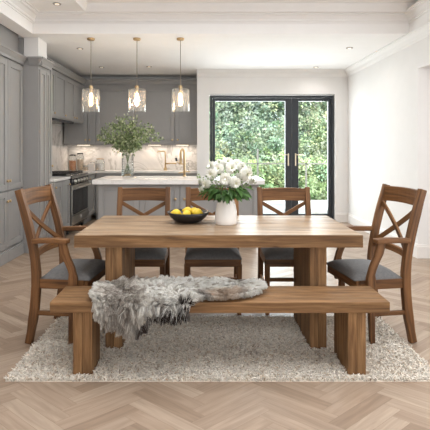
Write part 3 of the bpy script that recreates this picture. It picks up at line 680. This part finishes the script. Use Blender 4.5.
# ---------------------------------------------------------------- sheepskin on the bench
t = thing('sheepskin_throw', 'shaggy cream and grey sheepskin draped over the left of the bench', 'sheepskin', (0, 0, 0))
def itp(x, xs, ys): return np.interp(x, xs, ys)
hang = lambda x: itp(x, [-.66, -.63, -.58, -.50, -.42, -.36, -.32, -.22, -.14, -.10, -.05, .10, .20, .28, .33, .36], [-.02, .03, .09, .14, .17, .15, .07, .07, .07, .04, -.01, -.02, -.04, -.08, -.13, -.15])
back = lambda x: itp(x, [-.72, -.66, -.55, -.3, 0, .25, .33, .38], [2.84, 2.90, 2.955, 2.96, 2.96, 2.95, 2.91, 2.86])
def surf(x, q):
    """q 0..1 from the back edge over the bench edge to the hanging hem"""
    yb_ = back(x); h = hang(x); L1 = yb_-2.648; Lt = L1+h; s = q*Lt; over = s-L1; r = .03
    a = np.clip(over/(r*PI/2), 0, 1)*PI/2
    y = np.where(over < 0, yb_-s, 2.648-r*np.sin(a)+.0); z = np.where(over < 0, BZ+.02, BZ+.02-r*(1-np.cos(a))-np.maximum(over-r*PI/2, 0))
    Nv = np.stack([0*x, -np.sin(a), np.cos(a)], -1); Tv = np.stack([0*x, -np.cos(a), -np.sin(a)], -1)
    return np.stack([x, y, z], -1), Nv, Tv
m = M(); nx, nq = 40, 14; xs_ = np.linspace(-.655, .34, nx)
for off in (0, -.007):
    for j in range(nq+1):
        Pp, Nv, _ = surf(xs_, np.full(nx, j/nq)); Pp = Pp+Nv*off
        m.v += [tuple(p) for p in Pp]
K = (nq+1)*nx
for j in range(nq):
    for i in range(nx-1):
        a = j*nx+i; m.face([a, a+1, a+nx+1, a+nx], [(0, 0)]*4); m.face([K+a+nx, K+a+nx+1, K+a+1, K+a], [(0, 0)]*4)
for i in range(nx-1): m.face([i, K+i, K+i+1, i+1], [(0, 0)]*4); a = nq*nx+i; m.face([a, a+1, K+a+1, K+a], [(0, 0)]*4)
for j in range(nq):
    for i in (0, nx-1): a = j*nx+i; m.face([a, a+nx, K+a+nx, K+a], [(0, 0)]*4)
m.build('hide', MT['hide'], t, smooth=True)
nc = 3600; cxs = RNG.uniform(-.655, .34, nc); cq = RNG.random(nc)**.9
hl = back(cxs)-2.648+hang(cxs)
keep = RNG.random(nc) < hl/.36; cxs, cq = cxs[keep], cq[keep]; nc = len(cxs)
# outer fringe clumps all round
fx = RNG.uniform(-.655, .34, 420); cxs = np.r_[cxs, fx, np.full(60, -.655), np.full(50, .34)]; cq = np.r_[cq, np.r_[np.full(240, 1.0), np.full(180, 0.0)], RNG.random(60), RNG.random(50)]
nc = len(cxs); CP, CN, CT = surf(cxs, cq)
edge = np.zeros((nc, 3)); edge[:, 0] = np.clip((cxs+.16)/.50, -1, 1)**3
fa = 2.2*np.sin(CP[:, 0]*9+1)+1.8*np.sin(CP[:, 1]*17+CP[:, 0]*13)+RNG.normal(size=nc)*.35
field = np.stack([np.cos(fa), 0*fa, 0*fa], -1)*.8+CT*np.sin(fa)[:, None]*.8
flow = CT*.45+field+edge*.9+rdir(nc)*.25; flow[cq < .08] += np.array([0, .6, 0]); rim = (cq > .93) & (cxs > -.06)
cl = RNG.uniform(.036, .058, nc); ctip = CP+CN*(cl*.5)[:, None]+norm(flow)*(cl*.85)[:, None]
hangm = CN[:, 2] < .5; ctip[hangm] = CP[hangm]+CN[hangm]*(cl[hangm]*.5)[:, None]+norm(CT[hangm]+rdir(hangm.sum())*.45)*(cl[hangm]*1.35)[:, None]
ctip[rim] = CP[rim]+np.array([0, -.022, .006])+rdir(rim.sum())*.012
# wool colour: cream with grey-brown patches
cream = np.array([.96, .925, .86]); grey = np.array([.42, .36, .31]); dark = np.array([.055, .042, .038]); tan = np.array([.56, .42, .31])
def colour(Pp, n):
    x, y, z = Pp[:, 0], Pp[:, 1], Pp[:, 2]; c = np.tile(cream, (n, 1))*RNG.uniform(.82, 1.12, (n, 1))
    def blend(w, col): w = np.clip(w, 0, 1)[:, None]; return c*(1-w)+col*w
    rc = RNG.random(nc)[idx]; c = blend((rc < .14)*.7, grey)
    g_ = 1.9*np.exp(-((x+.50)/.10)**2-((z-.38)/.10)**2)+.7*np.exp(-((x+.52)/.12)**2-((y-2.72)/.06)**2)*(z > .43); c = blend(g_*RNG.uniform(.1, 1.1, n), grey)
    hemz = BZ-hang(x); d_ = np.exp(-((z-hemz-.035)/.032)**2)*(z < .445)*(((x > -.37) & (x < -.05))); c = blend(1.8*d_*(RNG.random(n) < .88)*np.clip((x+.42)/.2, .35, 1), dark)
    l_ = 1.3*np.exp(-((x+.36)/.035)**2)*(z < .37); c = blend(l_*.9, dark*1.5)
    p_ = np.exp(-((x-.12)/.10)**4)*np.exp(-((y-2.70)/.08)**4)*(z > .40); c = blend(p_*RNG.uniform(.5, 1, n), tan)
    q_ = np.exp(-((x-.01)/.03)**2-((y-2.68)/.07)**2)+.5*np.exp(-((x-.21)/.03)**2-((y-2.74)/.05)**2); c = blend(q_*(z > .4)*RNG.uniform(.4, 1, n), dark*2.5)
    return c
ns = 24; idx = np.repeat(np.arange(nc), ns); n = len(idx)
jit = RNG.normal(size=(n, 2))*.0085
xx = np.clip(cxs[idx]+jit[:, 0], -.66, .345); qq = np.clip(cq[idx]+jit[:, 1]/.4, 0, 1); RP, RN, RT = surf(xx, qq)
tip = ctip[idx]+(RP-CP[idx])*.35+rdir(n)*.006; mid = (RP+tip)/2+RN*.010+rdir(n)*.003
tc_ = colour(RP, n); V, F, T = strands(RP, mid, tip, RNG.uniform(.0012, .0021, n), tc_*.85, np.clip(tc_*1.05, 0, .95))
o = raw('fleece', V, F, T, MT['fur'], t); o['kind'] = 'stuff'

# ---------------------------------------------------------------- bowl, lemons, vase, blooms
t = thing('fruit_bowl', 'wide black bowl of lemons on the table', 'bowl', (-.13, 3.50, TZ))
M().lathe([(0, 0), (.07, 0), (.10, .012), (.14, .045), (.166, .082), (.161, .084), (.135, .05), (.095, .020), (0, .012)], 40).build('bowl_body', MT['bowl'], t, smooth=True)
def lemon(x, y, z, rz, tilt, lab, r=.034):
    t = thing('lemon', lab, 'lemon', (x, y, z), rz, 'lemons in the black bowl'); t.rotation_euler = (tilt, .2, rz)
    pr = [(0, -1.38), (.10, -1.34), (.22, -1.18), (.55, -.9), (.85, -.5), (1, 0), (.86, .5), (.55, .9), (.25, 1.14), (.13, 1.3), (.10, 1.38), (0, 1.40)]
    M().lathe([(a*r, b*r) for a, b in pr], 20, axis='x').build('peel', MT['lemon'], t, smooth=True)
    M().lathe([(0, 1.37*r), (.09*r, 1.37*r), (.07*r, 1.44*r), (0, 1.44*r)], 8, axis='x').build('stem_end', MT['stem'], t)
lemon(-.222, 3.475, TZ+.073, .3, .1, 'leftmost lemon in the black bowl')
lemon(-.140, 3.44, TZ+.070, 1.0, .2, 'front lemon, second from the left in the black bowl')
lemon(-.135, 3.535, TZ+.082, .1, .3, 'lemon at the back centre of the black bowl')
lemon(-.058, 3.47, TZ+.076, .5, -.1, 'large rightmost lemon in the black bowl', .038)
lemon(-.085, 3.555, TZ+.076, -.4, .1, 'lemon tucked behind the rightmost one in the black bowl')

FX0, FY0 = .160, 3.42
t = thing('white_vase', 'white ceramic vase of white blooms on the table', 'vase', (FX0, FY0, TZ))
M().lathe([(0, 0), (.078, 0), (.084, .008), (.085, .03), (.081, .09), (.072, .14), (.062, .18), (.060, .20), (.055, .20), (.057, .18), (.066, .14), (.075, .09), (.078, .02), (0, .012)], 40).build('vase_body', MT['ceramic'], t, smooth=True)
BL = [(225.2, 181.5, 3.335, .050, 'large white bloom facing forward in the middle of the vase bouquet'), (234.3, 184.8, 3.33, .047, 'large white bloom low at the front, right of the vase middle'),
      (207.5, 185.5, 3.37, .040, 'white bloom low at the front left of the bouquet'), (212.6, 176.5, 3.36, .046, 'white bloom at mid height on the left of the bouquet'),
      (219.2, 171.6, 3.39, .044, 'white bloom above and left of the middle one'), (231.0, 171.2, 3.37, .048, 'white bloom directly above the middle of the bouquet'),
      (244.3, 177.3, 3.36, .058, 'largest white bloom, on the right of the bouquet'), (201.8, 183.0, 3.42, .030, 'small white bloom at the far left edge of the bouquet'),
      (202.4, 190.3, 3.38, .028, 'small white bloom drooping lowest on the left'), (227.5, 165.4, 3.43, .046, 'topmost white bloom at the crown of the bouquet'),
      (236.0, 166.6, 3.46, .042, 'white bloom at the top right of the crown'), (212.5, 168.8, 3.44, .042, 'white bloom at the upper left edge of the bouquet'),
      (240.6, 169.8, 3.42, .045, 'white bloom at the upper right above the largest one'), (250.5, 182.0, 3.42, .034, 'small white bloom at the right edge of the bouquet'),
      (219.5, 166.2, 3.47, .040, 'white bloom left of the topmost one'), (247.5, 171.0, 3.46, .036, 'white bloom at the far upper right edge'), (238.5, 178.5, 3.40, .036, 'white bloom nestled between the two front ones and the largest')]
def bloom_mesh(r, dirv):
    """layered ray petals around a boss; returns numpy mesh"""
    dv = Vector(dirv).normalized(); q = dv.to_track_quat('Z', 'Y'); Vs, Fs, Ts = [], [], []; c = 0
    for ring in range(6):
        el = math.radians(-32+ring*17); npet = [15, 16, 16, 14, 12, 9, 6][ring]
        for k in range(npet):
            az = 2*PI*(k+.5*(ring % 2))/npet+random.uniform(-.12, .12); e = el+random.uniform(-.1, .1); L_ = r*random.uniform(.88, 1.06)*(1-.035*ring); w_ = r*.34
            d = Vector((math.cos(e)*math.cos(az), math.cos(e)*math.sin(az), math.sin(e))); s = Vector((-math.sin(az), math.cos(az), 0)); u = d.cross(s)*-1
            a0_ = d*r*.15; tone = np.array([.84, .83, .76])*random.uniform(.9, 1.05); tin = tone*np.array([.86, .88, .62])
            pv = [a0_-s*w_*.2, a0_+s*w_*.2, d*L_*.6+s*w_*.55+u*r*.03, d*L_*.6-s*w_*.55+u*r*.03, d*L_+s*w_*.28+u*r*.12, d*L_-s*w_*.28+u*r*.12, d*L_*.62+u*r*-.03]
            Vs += [tuple(q @ p) for p in pv]; Ts += [tin, tin]+[tone]*5
            Fs += [(c, c+1, c+2, c+6), (c, c+6, c+3, c), (c+6, c+2, c+4, c+5), (c+6, c+5, c+3, c+6)]; c += 7
    tri = []
    for f in Fs:
        f = list(dict.fromkeys(f))
        if len(f) == 4: tri += [(f[0], f[1], f[2]), (f[0], f[2], f[3])]
        else: tri.append(tuple(f))
    return np.array(Vs), np.array(tri), np.array(Ts)
neck = Vector((FX0, FY0, TZ+.16))
for i, (px, py, Y, r, lab) in enumerate(BL):
    Cn = Vector(P(px, py, Y)); dv = (Cn-Vector((FX0, FY0+.03, .93))).normalized()+Vector((0, -.55, .1))
    t = thing('white_bloom', lab, 'flower', tuple(Cn), 0, 'white blooms in the white vase')
    V, F, T = bloom_mesh(r*1.02, dv); raw('petals', V, F, T, MT['petal'], t, smooth=False)
    dn = dv.normalized(); M().lathe([(0, -.3*r), (.24*r, -.1*r), (.22*r, .05*r), (.1*r, .13*r), (0, .15*r)], 10).build('flower_centre', paint('yellow_centre', (.70, .62, .22), .8, .2, 90) if 'yellow_centre' not in bpy.data.materials else bpy.data.materials['yellow_centre'], t, smooth=True)
    t.children[-1].location = dn*r*.62; t.children[-1].rotation_euler = dn.to_track_quat('Z', 'Y').to_euler()
    tgt = neck+Vector((random.uniform(-.03, .03), random.uniform(-.03, .03), 0))-Cn
    M().tube([-dn*r*.2, tgt*.4+Vector((0, 0, -.01)), tgt*.8, tgt], .003, 6).build('stem', MT['stem'], t, smooth=True)
# dark foliage collar under the blooms
n = 150; az = RNG.uniform(0, 2*PI, n); C = np.c_[FX0+.05*np.cos(az), FY0+.05*np.sin(az), TZ+.205+RNG.uniform(0, .05, n)]
rr = RNG.uniform(0, .09, n); C[:, 0] += rr*np.cos(az); C[:, 1] += rr*np.sin(az); C[:, 2] += RNG.uniform(0, .03, n)+rr*.25
D = np.c_[np.cos(az)*1., np.sin(az)*1., RNG.uniform(-1.1, .1, n)]
tone = np.array([[.040, .085, .022]])*RNG.uniform(.6, 2.2, (n, 1))
V, F, T = leaves(C, D, np.c_[np.zeros(n), -np.ones(n)*.5, np.ones(n)]+rdir(n)*.5, RNG.uniform(.065, .105, n), RNG.uniform(.028, .042, n), tone)
n2 = 260; ii = RNG.integers(0, len(BL), n2); Cb = np.array([P(*BL[k][:3]) for k in ii]); rb = np.array([BL[k][3] for k in ii]); ctr = np.array([FX0, FY0+.02, 1.0])
out = norm(Cb-ctr+rdir(n2)*.10); C2_ = ctr+(Cb-ctr)*.9+rdir(n2)*rb[:, None]*.95+out*.004
t2 = np.array([[.16, .27, .07]])*RNG.uniform(.5, 1.6, (n2, 1)); V2, F2, T2 = leaves(C2_, out+rdir(n2)*.5, rdir(n2), RNG.uniform(.018, .034, n2), RNG.uniform(.010, .016, n2), t2)
V = np.r_[V, V2]; F = np.r_[F, F2+len(V)-len(V2)]; T = np.r_[T, T2]
o = raw('bouquet_foliage', V, F, T, MT['leaf']); tag(o, 'dark green leaves under the white blooms in the vase', 'foliage', kind='stuff')
# hanging fluffy side sprigs
for s_, (px, py), lab in ((-1, (199, 177), 'small green sprig sticking out left of the white blooms'), (1, (254, 175), 'small green sprig sticking out right of the white blooms')):
    e = Vector(P(px, py, 3.42)); st = Vector((FX0, FY0, TZ+.19)); t = thing('green_sprig', lab, 'sprig', tuple(st), 0, 'green sprigs in the bouquet')
    pts = [Vector((0, 0, 0)), (e-st)*.5+Vector((0, 0, .02)), (e-st)]; M().tube(pts, [.002, .002, .001], 6).build('stem', MT['stem'], t)
    k = 46; f = RNG.uniform(.55, 1.05, k)[:, None]; C = f*np.array([tuple(e-st)])+rdir(k)*.014
    V, F, T = leaves(C, rdir(k), rdir(k), RNG.uniform(.012, .022, k), RNG.uniform(.008, .014, k), np.array([[.20, .32, .08]])*RNG.uniform(.6, 1.4, (k, 1)))
    o = raw('leaves', V, F, T, MT['leaf'], t); o['kind'] = 'stuff'

# ---------------------------------------------------------------- garden
tag(M().box(-2, 6, 8.57, 12.2, -.16, -.04).build('terrace', MT['paving']), None, kind='structure')
tag(M().box(-12, 22, 12.2, 45, -.2, -.08).build('lawn', MT['lawn']), None, kind='structure')
t = thing('glass_balustrade', 'low clear glass balustrade at the edge of the terrace outside', 'balustrade', (0, 10.6, -.04))
for x0 in (-1.0, .2, 1.28, 2.4, 3.5): M().box(x0, x0+1.04, -.006, .006, .06, 1.02).build('glass_panel', MT['pane'], t)
for x0 in (-1.02, .18, 3.48): M().box(x0-.02, x0+.02, -.02, .02, 0, 1.05).build('post', MT['steel'], t)
M().box(1.22, 1.26, -.02, .02, 0, 1.38).build('post', MT['steel'], t); M().box(2.36, 2.40, -.02, .02, 0, 1.05).build('post', MT['steel'], t)
M().box(-1.1, 4.6, -.02, .02, 1.02, 1.05).build('handrail', MT['steel'], t)
def plant(name, label, cat, x, y, blobs, n, leaf, col, var, trunk=None, group=None):
    """blobs: (dx, dy, z, rx, ry, rz) lumps of the crown"""
    t = thing(name, label, cat, (x, y, -.1), 0, group); B = np.array(blobs, float); wgt = (B[:, 3]*B[:, 5]); wgt = wgt/wgt.sum()
    nsub = max(40, n//60); bi = RNG.choice(len(B), nsub, p=wgt); d = rdir(nsub); d[:, 1] = np.where(RNG.random(nsub) < .7, -abs(d[:, 1]), d[:, 1])
    cc = B[bi, :3]+d*B[bi, 3:]*RNG.uniform(.75, 1.0, (nsub, 1)); rs = RNG.uniform(.10, .22, nsub)*B[bi, 3]
    col = np.array(col); col = col*.62+.38*col.mean()+.07
    ct = np.array(col)*RNG.uniform(1-var, 1+var, (nsub, 1))*(1+RNG.normal(size=(nsub, 3))*[.10, .03, .12])
    k = RNG.integers(0, nsub, n); dd = rdir(n); C = cc[k]+dd*rs[k][:, None]*RNG.uniform(.6, 1.1, (n, 1)); C[:, 2] = np.maximum(C[:, 2], .03)
    V, F, T = leaves(C, dd+rdir(n)*.7, norm(dd+np.array([0, -.4, .7])), RNG.uniform(.7, 1.3, n)*leaf, RNG.uniform(.4, .75, n)*leaf, np.clip(ct[k]*RNG.uniform(.75, 1.25, (n, 1)), .01, .9))
    o = raw('foliage', V, F, T, MT['leaf'], t); o['kind'] = 'stuff'
    h = trunk or .5; M().tube([(0, 0, 0), (.05, 0, h*.5), (0, 0, h)], [h*.05+.02, h*.04+.015, h*.02+.01], 8).build('trunk', MT['bark'], t, smooth=True)
    for k_ in range(4):
        a = B[k_ % len(B)]; M().tube([(0, 0, h*.75), (a[0]*.6, a[1]*.6, (h+a[2])/2), (a[0], a[1], a[2])], [.03+h*.012, .02+h*.006, .012], 6).build('bough', MT['bark'], t)
G1 = [(-.6, 0, .5, .8, .5, .5), (.5, 0, .6, .8, .5, .6), (0, .3, .9, .7, .5, .4)]
g = 'shrubs beyond the balustrade'
plant('garden_shrub', 'yellow-green rounded shrub behind the left leaf of the patio doors', 'shrub', .75, 12.6, G1, 5200, .085, (.36, .50, .17), .4, .5, g)
plant('garden_shrub', 'bright green leafy shrub seen below the door handles', 'shrub', 2.25, 12.5, [(a, b_, c*1.05, d, e, f) for a, b_, c, d, e, f in G1], 5200, .085, (.34, .50, .15), .4, .5, g)
plant('garden_shrub', 'bright green shrub at the right of the patio doors view', 'shrub', 3.75, 12.7, [(a, b_, c*1.1, d, e, f*1.1) for a, b_, c, d, e, f in G1], 5200, .085, (.40, .52, .20), .4, .5, g)
G2 = [(-.9, 0, 1.2, 1.1, .8, .9), (.8, 0, 1.3, 1.1, .8, .9), (0, .2, 1.9, 1.2, .8, .8)]
g = 'bushes and trees at the back of the garden'
plant('garden_bush', 'tall mid-green bush on the left behind the balustrade post', 'bush', .9, 15.2, G2, 7000, .11, (.24, .38, .17), .45, 1.2, g)
plant('garden_bush', 'tall pale green bush behind the meeting stiles of the doors', 'bush', 3.2, 15.6, [(a, b_, c*.95, d, e, f) for a, b_, c, d, e, f in G2], 7000, .11, (.32, .45, .20), .45, 1.2, g)
plant('garden_bush', 'tall pale green bush behind the right door leaf', 'bush', 5.3, 15.4, [(a, b_, c*1.15, d, e, f*1.1) for a, b_, c, d, e, f in G2], 7000, .11, (.38, .47, .24), .45, 1.2, g)
G3 = [(-1.4, 0, 2.4, 1.7, 1.2, 1.3), (1.3, 0, 2.6, 1.7, 1.2, 1.4), (0, .3, 3.7, 1.9, 1.2, 1.4), (-.3, -.3, 1.5, 1.8, 1, 1.2), (0, .2, 5, 1.6, 1, 1)]
plant('garden_tree', 'broad blue-green tree filling the upper left door leaf', 'tree', 1.4, 20, G3, 9000, .17, (.22, .34, .19), .5, 2.6, g)
plant('garden_tree', 'dense green tree behind the middle of the patio doors', 'tree', 4.2, 20.5, G3, 9000, .17, (.27, .38, .19), .5, 2.6, g)
plant('garden_tree', 'pale yellow-green tree at the upper right of the doors', 'tree', 7.2, 20, G3, 8000, .17, (.42, .48, .27), .4, 2.6, g)
plant('garden_tree', 'dark green tree at the far left of the garden view', 'tree', -1.8, 21, G3, 6000, .18, (.20, .30, .16), .5, 2.6, g)
for i, (x, lab) in enumerate(((-1, 'far tree behind the left of the garden'), (3.0, 'far tree behind the middle of the garden'), (7.5, 'far tree behind the right of the garden'))):
    plant('garden_tree', lab, 'tree', x, 27, [(a*1.5, b_, c*1.25, d*1.5, e, f*1.5) for a, b_, c, d, e, f in G3], 6000, .26, (.30, .40, .25), .4, 3, g)
